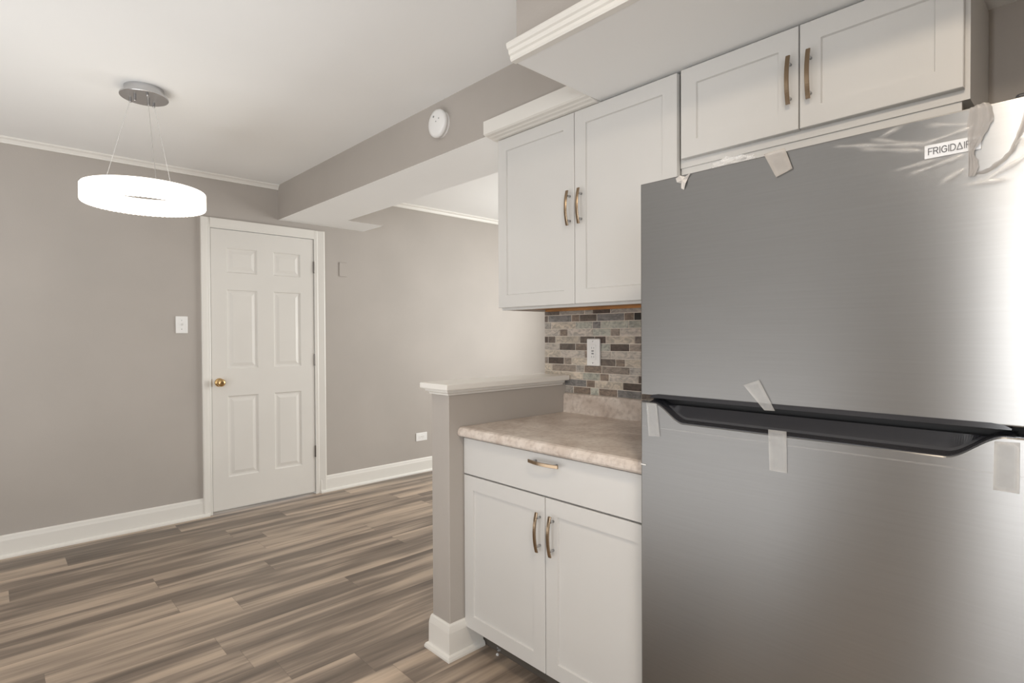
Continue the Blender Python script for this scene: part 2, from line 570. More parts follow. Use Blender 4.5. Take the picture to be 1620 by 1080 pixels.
# slab with raised panels
SL, SR, SB, ST = 1.1675, 1.9205, 0.020, 2.0465
FY = YD - .002   # front face of slab
cols = [(1.273, 1.487), (1.605, 1.815)]
rows = [(.250, .840), (1.037, 1.614), (1.737, 1.917)]
bm = bmesh.new()
xs = [SL, 1.273, 1.487, 1.605, 1.815, SR]
zs = [SB, .250, .840, 1.037, 1.614, 1.737, 1.917, ST]
grid = {}
for i, x in enumerate(xs):
    for j, z in enumerate(zs):
        grid[i, j] = bm.verts.new((x, FY, z))
for i in range(5):
    for j in range(7):
        if i in (1, 3) and j in (1, 3, 5):
            steps = [(0.0, 0.0), (.007, .007), (.012, .008), (.020, .008), (.042, .002)]
            prev = [grid[i, j], grid[i + 1, j], grid[i + 1, j + 1], grid[i, j + 1]]
            x0, x1, z0, z1 = xs[i], xs[i + 1], zs[j], zs[j + 1]
            for d, dep in steps[1:]:
                cur = [bm.verts.new((x0 + d, FY + dep, z0 + d)), bm.verts.new((x1 - d, FY + dep, z0 + d)),
                       bm.verts.new((x1 - d, FY + dep, z1 - d)), bm.verts.new((x0 + d, FY + dep, z1 - d))]
                for k in range(4):
                    bm.faces.new((prev[k], prev[(k + 1) % 4], cur[(k + 1) % 4], cur[k]))
                prev = cur
            bm.faces.new(prev)
        else:
            bm.faces.new((grid[i, j], grid[i + 1, j], grid[i + 1, j + 1], grid[i, j + 1]))
bb = [bm.verts.new((x, FY + .035, z)) for x, z in ((SL, SB), (SR, SB), (SR, ST), (SL, ST))]
bm.faces.new(bb)
edge = {'b': [grid[i, 0] for i in range(6)], 't': [grid[i, 7] for i in range(6)], 'l': [grid[0, j] for j in range(8)], 'r': [grid[5, j] for j in range(8)]}
bm.faces.new(edge['b'] + [bb[1], bb[0]])
bm.faces.new(edge['t'] + [bb[2], bb[3]])
bm.faces.new(edge['l'] + [bb[3], bb[0]])
bm.faces.new(edge['r'] + [bb[2], bb[1]])
slab = obj('door_slab', bm, M['door'], dr)
bm = bmesh.new()
lathe(bm, [(.031, 0), (.031, -.003), (.026, -.008), (.013, -.012), (.011, -.024), (.016, -.030), (.025, -.038), (.028, -.048), (.025, -.058), (.014, -.064), (.003, -.065)],
      40, 'y', (1.2165, FY, .943))
o = obj('door_knob', bm, M['brass'], dr, smooth=True)
o['label'] = 'polished brass knob'
bm = nb(SL - .0005, SL + .002, FY - .0008, FY + .02, .915, .97)
obj('latch_plate', bm, M['brass'], dr)
for zc in (1.825, 1.082, .345):
    bm = bmesh.new()
    lathe(bm, [(.0055, zc - .046), (.0065, zc - .045), (.0065, zc + .045), (.0055, zc + .046)], 16, 'z', (1.9225, YD - .006, 0))
    box(bm, 1.9225, 1.9262, YD - .0065, YD + .004, zc - .045, zc + .045)
    obj('hinge', bm, M['steel_dark'], dr)

# ------------------------------------------------------------------ cabinet helpers
STILE = .055


def shaker(bm, y0, y1, z0, z1, xf, th=.020, rec=.007, stile=STILE):
    """one shaker door, front face at xf looking to -X"""
    P = lambda x, y, z: bm.verts.new((x, y, z))
    def ring(x, d):
        return [P(x, y0 + d, z0 + d), P(x, y1 - d, z0 + d), P(x, y1 - d, z1 - d), P(x, y0 + d, z1 - d)]
    rs = [ring(xf + th, 0), ring(xf + .0015, 0), ring(xf, .0015), ring(xf, stile), ring(xf + rec, stile + .0025)]
    for A, B in zip(rs, rs[1:]):
        for k in range(4):
            bm.faces.new((A[k], A[(k + 1) % 4], B[(k + 1) % 4], B[k]))
    bm.faces.new(rs[0])
    bm.faces.new(rs[-1])


def pull(name, parent, xf, yc, zc, length, vertical, mat, label=None):
    """arched bar pull with two posts, standing off the face xf towards -X"""
    bm = bmesh.new()
    h = length / 2
    W = .0058                         # half width of the flat strap
    rings = []
    for k in range(19):
        t = -1 + 2 * k / 18
        off = xf - .022 - .011 * (1 - t * t)
        th = .0052
        sec = [(off, W - .001), (off + .001, W), (off + th, W), (off + th, -W), (off + .001, -W), (off, -W + .001)]
        rings.append([bm.verts.new((x, yc + w, zc + t * h) if vertical else (x, yc + t * h, zc + w)) for x, w in sec])
    for A, B in zip(rings, rings[1:]):
        for k in range(6):
            bm.faces.new((A[k], A[(k + 1) % 6], B[(k + 1) % 6], B[k]))
    bm.faces.new(rings[0])
    bm.faces.new(rings[-1])
    strap = obj(name, bm, mat, parent)
    bm = bmesh.new()
    for s in (-1, 1):
        p = .71 * s * h
        a = (xf, yc, zc + p) if vertical else (xf, yc + p, zc)
        tube(bm, [a, (xf - .024, a[1], a[2])], .0045, 12)
    bm2 = bm
    me = strap.data
    tmp = bmesh.new()
    tmp.from_mesh(me)
    nf = len(tmp.faces)
    m2 = bpy.data.meshes.new('posts')
    bmesh.ops.recalc_face_normals(bm2, faces=bm2.faces)
    bm2.to_mesh(m2)
    bm2.free()
    tmp.from_mesh(m2)
    tmp.faces.ensure_lookup_table()
    for f in tmp.faces[nf:]:
        f.material_index = 1
        f.smooth = True
    tmp.to_mesh(me)
    tmp.free()
    bpy.data.meshes.remove(m2)
    me.materials.append(M['chrome'])
    if label:
        strap['label'] = label
    return strap


# base cabinet
XBF = 1.3908
bc = thing('base_cabinet', (1.41, 1.32, 0), 'white base cabinet with one drawer and two doors under the worktop', 'cabinet')
bm = bmesh.new()
box(bm, XBF + .021, XW - .04, .888, PY0 - .002, .106, .873)
obj('carcass', bm, M['cabinet'], bc)
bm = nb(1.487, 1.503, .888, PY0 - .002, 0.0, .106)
obj('toe_kick', bm, M['toe_shade'], bc)
bm = nb(XBF, XBF + .0205, .890, 1.7618, .7235, .866, bevel=.0015, seg=1)
dw = obj('drawer', bm, M['cabinet'], bc)
for (y0, y1, hy) in ((1.3178, 1.7618, 1.339), (.890, 1.3143, 1.2765)):
    bm = bmesh.new()
    shaker(bm, y0, y1, .1057, .7175, XBF)
    d = obj('door', bm, M['cabinet'], bc)
    pull('handle', d, XBF, hy, .596, .138, True, M['bronze'])
pull('handle', dw, XBF, 1.308, .838, .138, False, M['bronze'])

# worktop with its upstand
ct = thing('countertop', (1.69, 1.33, .874), 'mottled beige laminate worktop between half wall and refrigerator', 'countertop')
bm = bmesh.new()
prof = [(XW - .002, .8735), (1.372, .8735), (1.366, .876), (1.3625, .882), (1.362, .890), (1.364, .900), (1.370, .908), (1.380, .9115), (1.40, .911), (1.44, .910), (XW - .002, .910)]
extrude(bm, prof, 'y', .888, PY0 - .002)
obj('counter_slab', bm, M['laminate'], ct)
bm = bmesh.new()
prof = [(XW - .002, .910), (1.990, .910), (1.994, .914), (1.996, .990), (2.000, .997), (2.006, 1.000), (XW - .002, 1.000)]
extrude(bm, prof, 'y', .888, PY0 - .002)
obj('upstand', bm, M['laminate'], ct)

# tall wall cabinet, left
XUF, UZ0, UZ1 = 1.6968, 1.3987, 2.153
YA, YB_, YC = 1.8904, 1.4394, .9896
wc = thing('wall_cabinet', (1.86, 1.44, UZ0), 'tall white wall cabinet with two doors above the tiled backsplash', 'cabinet')
bm = bmesh.new()
box(bm, XUF + .021, XW - .001, YC + .003, YA - .002, 1.404, 2.157)
box(bm, XUF + .021, XUF + .040, YC + .003, YA - .002, 1.388, 1.404)
box(bm, XUF + .040, XW - .012, YA - .016, YA - .002, 1.388, 1.404)
obj('carcass', bm, M['cabinet'], wc)
bm = nb(XUF + .041, XW - .001, YC + .003, YA - .017, 1.398, 1.4035)
box(bm, XW - .030, XW - .001, YC + .003, YA - .017, 1.388, 1.398)
o = obj('bottom_panel', bm, M['wood'], wc)
o['label'] = 'raw orange wood underside'
for (y0, y1, hy) in ((YB_ + .0015, YA, 1.4612), (YC, YB_ - .0015, 1.4032)):
    bm = bmesh.new()
    shaker(bm, y0, y1, UZ0, UZ1, XUF)
    d = obj('door', bm, M['cabinet'], wc)
    pull('handle', d, XUF, hy, 1.777, .138, True, M['bronze'])

# cabinet over the refrigerator
oc = thing('wall_cabinet', (1.86, .60, 1.84), 'short wide white wall cabinet with two doors above the refrigerator', 'cabinet')
bm = bmesh.new()
box(bm, XUF + .021, XW - .001, .2236, .9870, 1.836, 2.157)
obj('carcass', bm, M['cabinet'], oc)
for (y0, y1, hy) in ((.6043, .9750, .6259), (.2335, .6008, .5720)):
    bm = bmesh.new()
    shaker(bm, y0, y1, 1.8614, 2.155, XUF)
    d = obj('door', bm, M['cabinet'], oc)
    pull('handle', d, XUF, hy, 2.0015, .138, True, M['bronze'])
bm = nb(XUF + .026, XUF + .042, .240, .9870, 1.694, 1.838)
o = obj('filler_panel', bm, M['cabinet'], oc)

# ------------------------------------------------------------------ tiles
TONES = {'D': (.085, .066, .056), 'd': (.125, .105, .090), 'B': (.20, .160, .130), 'b': (.24, .205, .175), 'g': (.30, .28, .255),
         'G': (.185, .180, .175), 'e': (.33, .335, .295), 't': (.42, .375, .315), 'l': (.40, .365, .325), 'k': (.03, .027, .025)}
RR = [
    [(15, 142, 'd'), (147, 352, 'g'), (360, 425, 'g'), (430, 574, 'D'), (581, 840, 'g')],
    [(15, 43, 'd'), (50, 243, 'G'), (250, 312, 'B'), (318, 458, 'd'), (465, 692, 'G'), (700, 776, 'B'), (783, 840, 'k')],
    [(15, 71, 'g'), (78, 276, 't'), (282, 421, 'e'), (428, 491, 'G'), (497, 730, 'e'), (737, 840, 'e')],
    [(15, 145, 'l'), (150, 210, 'B'), (217, 425, 'l'), (430, 576, 'e'), (583, 656, 'b'), (663, 840, 'l')],
    [(15, 45, 'D'), (50, 106, 'd'), (112, 317, 't'), (322, 440, 'd'), (446, 535, 'D'), (541, 781, 't'), (788, 840, 'd')],
    [(15, 140, 'l'), (146, 276, 'd'), (283, 440, 'B'), (446, 571, 'e'), (578, 736, 'D'), (743, 840, 'b')],
    [(15, 149, 't'), (155, 355, 'l'), (361, 440, 'B'), (446, 578, 'l'), (585, 840, 'l')],
    [(15, 43, 'b'), (50, 177, 'D'), (184, 243, 'b'), (249, 440, 't'), (446, 618, 'd'), (625, 698, 'B'), (705, 840, 't')],
    [(15, 75, 't'), (82, 279, 'b'), (286, 349, 'g'), (356, 499, 'B'), (506, 738, 'b'), (745, 840, 'g')],
    [(15, 130, 't'), (136, 337, 't'), (344, 484, 'e'), (491, 560, 'B'), (567, 811, 'l'), (818, 840, 'D')],
    [(15, 184, 't'), (190, 369, 'G'), (376, 441, 'B'), (448, 680, 't'), (687, 840, 'D')],
    [(15, 168, 't'), (175, 258, 'g'), (265, 405, 'B'), (411, 473, 'e'), (481, 632, 'B'), (640, 840, 'G')],
]


def tile_y(cx):
    """place along the wall of a joint seen in the photograph"""
    px = 860 + cx / 5.4
    t = (px - 810) / F_PX
    c, s = math.cos(YAW), math.sin(YAW)
    # X*c - Y*s = t*(X*s + Y*c)
    return XW * (c - t * s) / (s + t * c)


ts = tag(bpy.data.objects.new('tile_backsplash', bpy.data.meshes.new('tile_backsplash')), 'brown and grey stone mosaic tile backsplash under the wall cabinet', 'backsplash', kind='structure')
bm = bmesh.new()
cl = bm.loops.layers.float_color.new('tile_colour')
TY0 = 1.900
box(bm, XW - .0045, XW - .0001, PY1 + .002, TY0, .90, 1.4035)
box(bm, XW - .0045, XW - .0001, .95, PY1 + .002, 1.0, 1.4035)
for f in bm.faces:
    f.material_index = 1
PITCH_Z = .0336
for r, rowt in enumerate(RR):
    z1 = 1.4035 - r * PITCH_Z - .002
    z0 = z1 - PITCH_Z + .0035
    z0 = max(z0, 1.001)
    spans = [(tile_y(a), tile_y(c), t) for a, c, t in rowt]
    spans[0] = (TY0 - .001, spans[0][1], spans[0][2])
    y = spans[-1][1] - .003
    while y > 1.0:
        w = random.choice((.03, .06, .09))
        spans.append((y, max(y - w, .96), random.choice('dBbglet')))
        y -= w + .003
    for ya, yb, t in spans:
        n0 = len(bm.faces)
        box(bm, XW - .0075, XW - .003, yb, ya, z0, z1, bevel=.0007, seg=1)
        bm.faces.ensure_lookup_table()
        j = random.uniform(.88, 1.12)
        for f in bm.faces[n0:]:
            for lp in f.loops:
                c = TONES[t]
                lp[cl] = (c[0] * j, c[1] * j, c[2] * j, 1)
bmesh.ops.recalc_face_normals(bm, faces=bm.faces)
bm.to_mesh(ts.data)
bm.free()
ts.data.materials.append(M['tile'])
ts.data.materials.append(M['grout'])
COL.objects.link(ts)

# ------------------------------------------------------------------ wall plates
def plate(name, parent, face, c, w, h, th, mat, bev=.003):
    """face: 'y' = on the door wall looking to -Y, 'x' = on the kitchen wall looking to -X; c = centre on the wall surface"""
    bm = bmesh.new()
    if face == 'y':
        box(bm, c[0] - w / 2, c[0] + w / 2, c[1] - th, c[1], c[2] - h / 2, c[2] + h / 2, bevel=bev)
    else:
        box(bm, c[0] - th, c[0], c[1] - w / 2, c[1] + w / 2, c[2] - h / 2, c[2] + h / 2, bevel=bev)
    return obj(name, bm, mat, parent)


def screw(parent, face, c):
    bm = bmesh.new()
    lathe(bm, [(.0034, .0), (.0034, -.001), (.002, -.0016)], 14, face, c)
    obj('screw', bm, M['chrome'], parent)


sw = thing('light_switch', (.982, YD, 1.356), 'white toggle light switch on the grey wall left of the door', 'switch')
plate('wall_plate', sw, 'y', (.982, YD, 1.356), .074, .117, .006, M['plastic_white'])
plate('collar', sw, 'y', (.982, YD - .006, 1.356), .011, .025, .0012, M['plastic_white'], .0005)
bm = bmesh.new()
extrude(bm, [(YD - .006, 1.349), (YD - .018, 1.362), (YD - .019, 1.367), (YD - .006, 1.363)], 'x', .977, .987)
obj('toggle', bm, M['plastic_white'], sw)
for dz in (-.030, .030):
    screw(sw, 'y', (.982, YD - .006, 1.356 + dz))

bp_ = thing('blank_wall_plate', (2.176, YD, 1.826), 'grey painted blank wall plate right of the door', 'wall plate')
plate('wall_plate', bp_, 'y', (2.176, YD, 1.826), .070, .118, .007, M['wall'])

ol = thing('wall_outlet', (2.945, YD, .330), 'white outlet set sideways low on the far grey wall above the baseboard', 'outlet')
plate('wall_plate', ol, 'y', (2.945, YD, .330), .122, .076, .006, M['plastic_white'])
for s in (-1, 1):
    r_ = plate('receptacle', ol, 'y', (2.945 + s * .020, YD - .006, .330), .030, .034, .0015, M['plastic_white'], .0007)
    for q in (-.006, .006):
        bm = nb(2.945 + s * .020 - .004, 2.945 + s * .020 + .004, YD - .0079, YD - .0072, .330 + q - .0012, .330 + q + .0012)
        obj('slot', bm, M['plastic_grey'], r_)
screw(ol, 'y', (2.945, YD - .006, .330))

OX = XW - .0075
ko = thing('wall_outlet', (OX, 1.588, 1.196), 'white outlet on the mosaic tile backsplash', 'outlet')
plate('wall_plate', ko, 'x', (OX, 1.588, 1.196), .074, .124, .013, M['plastic_white'], .005)
k2 = plate('receptacle', ko, 'x', (OX - .013, 1.588, 1.196), .034, .068, .002, M['plastic_white'], .001)
for dz in (-.020, .020):
    for q in (-.006, .006):
        bm = nb(OX - .0155, OX - .0147, 1.588 + q - .001, 1.588 + q + .001, 1.196 + dz - .004, 1.196 + dz + .004)
        obj('slot', bm, M['plastic_grey'], k2)
for q in (-.006, .006):
    bm = nb(OX - .0165, OX - .0147, 1.588 - .006, 1.588 + .006, 1.196 + q - .003, 1.196 + q + .003)
    obj('test_button', bm, M['plastic_grey'], k2)
for dz in (-.048, .048):
    screw(ko, 'x', (OX - .013, 1.588, 1.196 + dz))

# smoke detector on the beam
sd = thing('smoke_detector', (XB0, 2.245, 2.312), 'round white smoke detector on the side of the beam', 'smoke detector')
bm = bmesh.new()
lathe(bm, [(.064, 0), (.064, -.010), (.060, -.012)], 56, 'x', (XB0, 2.245, 2.312))
obj('base', bm, M['plastic_white'], sd)
bm = bmesh.new()
lathe(bm, [(.060, -.011), (.067, -.013), (.068, -.026), (.064, -.036), (.050, -.040), (.010, -.042), (.001, -.042)], 56, 'x', (XB0, 2.245, 2.312))
obj('cover', bm, M['plastic_white'], sd, smooth=True)
for dy, dz, r in ((.012, .032, .005), (-.008, .004, .0035), (-.030, .014, .003)):
    bm = bmesh.new()
    lathe(bm, [(r, -.0405), (r, -.0425), (r * .6, -.0428)], 16, 'x', (XB0, 2.245 + dy, 2.312 + dz))
    obj('vent_hole', bm, M['plastic_grey'], sd)

# ------------------------------------------------------------------ pendant lamp
LX, LY = .550, 3.080
LZ0, LZ1, LR = 1.886, 1.962, .249
pl = thing('pendant_lamp', (LX, LY, ZC), 'lit round ring pendant lamp hanging on three thin cables', 'lamp')
bm = bmesh.new()
lathe(bm, [(.080, ZC), (.080, ZC - .034), (.078, ZC - .036)], 56, 'z', (LX, LY, 0))
lathe(bm, [(.096, ZC - .034), (.098, ZC - .036), (.098, ZC - .042), (.096, ZC - .044)], 56, 'z', (LX, LY, 0))
obj('canopy', bm, M['chrome'], pl)
bm = bmesh.new()
seg, NR = 144, 0
prof = [(.205, LZ0 + .004), (.209, LZ0), (.240, LZ0), (LR - .002, LZ0 + .003), (LR, LZ0 + .008), (LR, LZ1 - .004), (LR - .003, LZ1), (.208, LZ1), (.205, LZ1 - .003)]
rings = []
for r, z in prof:
    ring = []
    for k in range(seg):
        a = 2 * math.pi * k / seg
        zz = z - (.0025 if (k % 2 and z < LZ0 + .009) else 0)
        ring.append(bm.verts.new((LX + r * math.cos(a), LY + r * math.sin(a), zz)))
    rings.append(ring)
for i in range(len(prof)):
    A, B = rings[i], rings[(i + 1) % len(prof)]
    for k in range(seg):
        bm.faces.new((A[k], A[(k + 1) % seg], B[(k + 1) % seg], B[k]))
o = obj('lamp_shade', bm, M['lamp'], pl, smooth=False)
o['label'] = 'glowing white acrylic ring'
R_, F_ = Vector((.728, -.6855, 0)), Vector((.6855, .728, 0))
for deg in (172, 313, 91):
    a = math.radians(deg)
    u = R_ * math.cos(a) + F_ * math.sin(a)
    top = Vector((LX, LY, ZC - .044)) + u * .072
    bot = Vector((LX, LY, LZ1 - .001)) + u * .232
    bm = bmesh.new()
    tube(bm, [top, bot], .0011, 6)
    obj('cable', bm, M['cable'], pl)
    bm = bmesh.new()
    lathe(bm, [(.006, ZC - .043), (.006, ZC - .056), (.004, ZC - .058)], 14, 'z', (top.x, top.y, 0))
    obj('cable_grip', bm, M['chrome'], pl)
for deg in (95, 215):
    a = math.radians(deg)
    u = R_ * math.cos(a) + F_ * math.sin(a)
    p = Vector((LX, LY, 0)) + u * .036
    bm = bmesh.new()
    lathe(bm, [(.006, ZC - .043), (.006, ZC - .062), (.004, ZC - .064)], 14, 'z', (p.x, p.y, 0))
    obj('canopy_nut', bm, M['chrome'], pl)

# ------------------------------------------------------------------ refrigerator
FX, FL, FR_ = 1.3195, .8816, .0790
FC = (FL + FR_) / 2
DTH = .058
fg = thing('refrigerator', (1.66, FC, 0), 'stainless steel top freezer refrigerator still in protective film and tape', 'refrigerator')
bm = nb(FX + DTH + .012, XW - .03, FR_ + .006, FL - .006, .022, 1.672, bevel=.004)
obj('body', bm, M['fridge_side'], fg)
bm = nb(FX + .060, XW - .08, FR_ + .03, FL - .03, 0, .024)
obj('base_grille', bm, M['plastic_black'], fg)
bm = nb(FX + .046, FX + DTH + .014, FR_ + .012, FL - .012, 1.062, 1.130)
obj('gasket', bm, M['rubber'], fg)


def rounded_slab(y0, y1, z0, z1, r=.007):
    """door slab with softly rounded front edges, front face at FX"""
    bm = bmesh.new()
    box(bm, FX, FX + DTH, y0, y1, z0, z1)
    es = [e for e in bm.edges if all(v.co.x < FX + .001 for v in e.verts)]
    bmesh.ops.bevel(bm, geom=es, offset=r, segments=4, profile=.5, affect='EDGES')
    return bm


bm = rounded_slab(FR_, FL, 1.110, 1.690, .004)
fz = obj('freezer_door', bm, M['steel'], fg)
# black grip trim below the freezer door
bm = bmesh.new()
pts = [(.850, 1.1075), (.842, 1.1125), (.825, 1.1150), (.140, 1.1150), (.122, 1.1125), (.112, 1.1075), (.112, 1.1045), (.850, 1.1045)]
v0 = [bm.verts.new((FX - .0015, y, z)) for y, z in pts]
v1 = [bm.verts.new((FX + .040, y, z)) for y, z in pts]
for i in range(len(pts)):
    bm.faces.new((v0[i], v0[(i + 1) % len(pts)], v1[(i + 1) % len(pts)], v1[i]))
bm.faces.new(v0)
bm.faces.new(v1)
obj('grip_trim', bm, M['plastic_black'], fz)

# fresh-food door with the scooped top edge
ZT, ZS = 1.0915, 1.0440


def smooth(t):
    t = max(0, min(1, t))
    return t * t * (3 - 2 * t)


YS = [FL]
y = .846
edge_pts = []
for k in range(25):
    t = k / 24
    edge_pts.append((.842 - t * .090, ZT - (ZT - ZS) * smooth(t)))
edge2 = [(2 * FC - yy, zz) for yy, zz in reversed(edge_pts)]
top = [(FL, ZT)] + edge_pts + edge2 + [(FR_, ZT)]
bm = bmesh.new()
out = top + [(FR_, .060), (FL, .060)]
f0 = [bm.verts.new((FX + .004 if (i in (0, len(out) - 1, len(out) - 2, len(out) - 3)) else FX + .0, p[0], p[1])) for i, p in enumerate(out)]
# flat front inset a little so the outline edge can round over
ins = []
for i, (yy, zz) in enumerate(out):
    iy = min(max(yy, FR_ + .004), FL - .004)
    iz = max(zz - .003, .064)
    ins.append(bm.verts.new((FX, iy, iz)))
for v, (yy, zz) in zip(f0, out):
    v.co = Vector((FX + .003, yy, zz))
bk = [bm.verts.new((FX + DTH, yy, min(zz, ZS))) for yy, zz in out]
n = len(out)
for i in range(n):
    j = (i + 1) % n
    bm.faces.new((ins[i], ins[j], f0[j], f0[i]))
    bm.faces.new((f0[i], f0[j], bk[j], bk[i]))
bm.faces.new(ins)
bm.faces.new(bk)
fd = obj('fridge_door', bm, M['steel'], fg)
# ends of the door top beside the scoop
# black scooped hand hold
bm = bmesh.new()
sec = []
for (yy, zz) in [(edge_pts[0][0] + .012, ZT)] + edge_pts + edge2 + [(2 * FC - edge_pts[0][0] - .012, ZT)]:
    depth = (ZT - zz) / (ZT - ZS)
    d = .5 * depth + .5
    zt_ = max(1.0865, zz + .006)
    ring = [(FX + .0022, yy, zz + .0008), (FX + .005, yy, zz + .0020), (FX + .012, yy, zz + .0030), (FX + .019, yy, zz + .0045),
            (FX + .024, yy, zz + .0065), (FX + .0265, yy, min(zz + .012, zt_ - .001)), (FX + .031, yy, zt_ - .0008), (FX + .033, yy, zt_), (FX + .050, yy, zt_ + .0005), (FX + .050, yy, ZS - .01), (FX + .0022, yy, zz - .004)]
    sec.append([bm.verts.new(p) for p in ring])
for A, B in zip(sec, sec[1:]):
    for k in range(len(A)):
        bm.faces.new((A[k], A[(k + 1) % len(A)], B[(k + 1) % len(A)], B[k]))
bm.faces.new(sec[0])
bm.faces.new(sec[-1])
o = obj('hand_hold', bm, M['plastic_black'], fd, smooth=False)
o['label'] = 'gloss black scooped hand hold'
for yy0, yy1 in ((.846, FL - .001), (FR_ + .001, 2 * FC - .846)):
    bm = nb(FX + .004, FX + DTH - .002, yy0, yy1, ZT - .003, ZT + .0015)
    obj('end_cap', bm, M['plastic_black'], fd)

# hinge cover
bm = bmesh.new()
box(bm, FX + .012, FX + .13, .082, .112, 1.684, 1.700, bevel=.006, seg=3)
obj('hinge_cover', bm, M['plastic_black'], fg)

# badge with raised letters
BY0, BY1, BZ0, BZ1 = .2400, .1555, 1.6105, 1.6365
bm = nb(FX - .0022, FX + .001, BY1, BY0, BZ0, BZ1, bevel=.0006, seg=1)
bd = obj('badge', bm, M['badge'], fg)
GL = {
    'F': [[(0, 0), (0, 1), (.72, 1)], [(0, .52), (.62, .52)]],
    'R': [[(0, 0), (0, 1), (.5, 1), (.72, .88), (.72, .6), (.5, .48), (0, .48)], [(.42, .48), (.78, 0)]],
    'I': [[(.1, 0), (.1, 1)]],
    'G': [[(.82, .80), (.68, .95), (.45, 1), (.2, .92), (.03, .7), (0, .5), (.03, .3), (.2, .08), (.45, 0), (.72, .06), (.86, .2), (.86, .48), (.5, .48)]],
    'D': [[(0, 0), (0, 1), (.4, 1), (.68, .88), (.82, .62), (.82, .38), (.68, .12), (.4, 0), (0, 0)]],
    'A': [[(0, 0), (.46, 1), (.92, 0), (0, 0)]],
    'E': [[(.68, 1), (0, 1), (0, 0), (.68, 0)], [(0, .5), (.6, .5)]],
}
ADV = {'F': .92, 'R': 1.0, 'I': .42, 'G': 1.12, 'D': 1.08, 'A': 1.16, 'E': .9}
LH = .0118
total = sum(ADV[c] for c in 'FRIGIDAIRE')
LS = .0735 / total
yy = BY0 - .0065
for ch in 'FRIGIDAIRE':
    bm = bmesh.new()
    for st in GL[ch]:
        for (a0, a1), (b0, b1) in zip(st, st[1:]):
            p = Vector((0, yy - a0 * LS, BZ0 + .0072 + a1 * LH))
            q = Vector((0, yy - b0 * LS, BZ0 + .0072 + b1 * LH))
            d = (q - p).normalized()
            nrm = Vector((0, -d.z, d.y)) * .00085
            p -= d * .0004
            q += d * .0004
            vs = []
            for x in (FX - .0028, FX - .0020):
                vs.append([bm.verts.new((x, w.y, w.z)) for w in (p + nrm, q + nrm, q - nrm, p - nrm)])
            for k in range(4):
                bm.faces.new((vs[0][k], vs[0][(k + 1) % 4], vs[1][(k + 1) % 4], vs[1][k]))
            bm.faces.new(vs[0])
            bm.faces.new(vs[1])
    obj('badge_letter', bm, M['ink'], bd)
    yy -= ADV[ch] * LS

# protective film over the freezer door, torn open at the upper corner
TEAR = [(.150, 1.6905), (.1375, 1.664), (.149, 1.638), (.1665, 1.612), (.1640, 1.590), (.1600, 1.566), (.148, 1.572), (.136, 1.580), (.124, 1.588), (.114, 1.600), (.102, 1.632), (.092, 1.672), (.088, 1.6905)]


def inside(poly, y, z):
    r = False
    for i in range(len(poly)):
        (y0, z0), (y1, z1) = poly[i], poly[(i + 1) % len(poly)]
        if (z0 > z) != (z1 > z) and y < (y1 - y0) * (z - z0) / (z1 - z0) + y0:
            r = not r
    return r


def dist_tear(y, z):
    best = 9
    for (y0, z0), (y1, z1) in zip(TEAR, TEAR[1:]):
        vx, vz = y1 - y0, z1 - z0
        t = max(0, min(1, ((y - y0) * vx + (z - z0) * vz) / (vx * vx + vz * vz)))
        best = min(best, math.hypot(y - y0 - t * vx, z - z0 - t * vz))
    return best


from mathutils import noise as mnoise
RIDGES = [((.3851, 1.6716, .2407, 1.6402), .0035), ((.3053, 1.6747, .286, 1.6809), .004), ((.2328, 1.6412, .1761, 1.6513), .004),
          ((.2784, 1.6005, .2229, 1.6052), .0035), ((.2496, 1.5893, .1897, 1.6022), .0045), ((.2064, 1.5635, .1849, 1.5755), .0045),
          ((.3217, 1.6687, .2378, 1.6382), .003), ((.1711, 1.5494, .123, 1.5477), .005), ((.1488, 1.5529, .0983, 1.581), .005),
          ((.34, 1.655, .245, 1.628), .003), ((.225, 1.672, .178, 1.660), .003)]
bm = bmesh.new()
wl = bm.loops.layers.float_color.new('wrinkle')
NYF, NZF = 190, 170
Ya, Yb2, Za, Zb2 = FL - .010, FR_ + .008, 1.124, 1.6885
vg, wr = {}, {}
for i in range(NYF + 1):
    u = i / NYF
    u = 1 - (1 - u) ** 2.0
    yv = Ya + (Yb2 - Ya) * u
    for j in range(NZF + 1):
        w = j / NZF
        w = 1 - (1 - w) ** 2.0
        zv = Za + (Zb2 - Za) * w
        d = dist_tear(yv, zv)
        near = math.exp(-d / .035)
        side = math.exp(-((zv - 1.62) / .06) ** 2) * (1 - smooth((yv - .18) / .24))
        r1 = mnoise.noise(Vector((yv * 7 + zv * 3, zv * 34 - yv * 6, 1.3)))
        r2 = abs(mnoise.noise(Vector((yv * 40, zv * 40, 4.1))))
        rid = 0
        for (ya_, za_, yb_, zb_), hgt in RIDGES:
            vx, vz = yb_ - ya_, zb_ - za_
            ll = math.hypot(vx, vz)
            t = ((yv - ya_) * vx + (zv - za_) * vz) / ll
            dd = abs((yv - ya_) * vz - (zv - za_) * vx) / ll + .0012 * math.sin(t * 90 + ya_ * 50)
            if -.02 < t < ll + .02:
                taper = smooth((t + .02) / .03) * smooth((ll + .02 - t) / .03)
                rid = max(rid, hgt * taper * max(0, 1 - abs(dd) / .0055))
        off = .0012 + near * (.0012 + .0045 * r2) + side * .0022 * (r1 + .5) + rid
        wr[i, j] = min(1, .55 * near * (.4 + 1.6 * r2) + .30 * side * max(0, r1 + .35) + rid / .0042)
        vg[i, j] = bm.verts.new((FX - off, yv, zv))
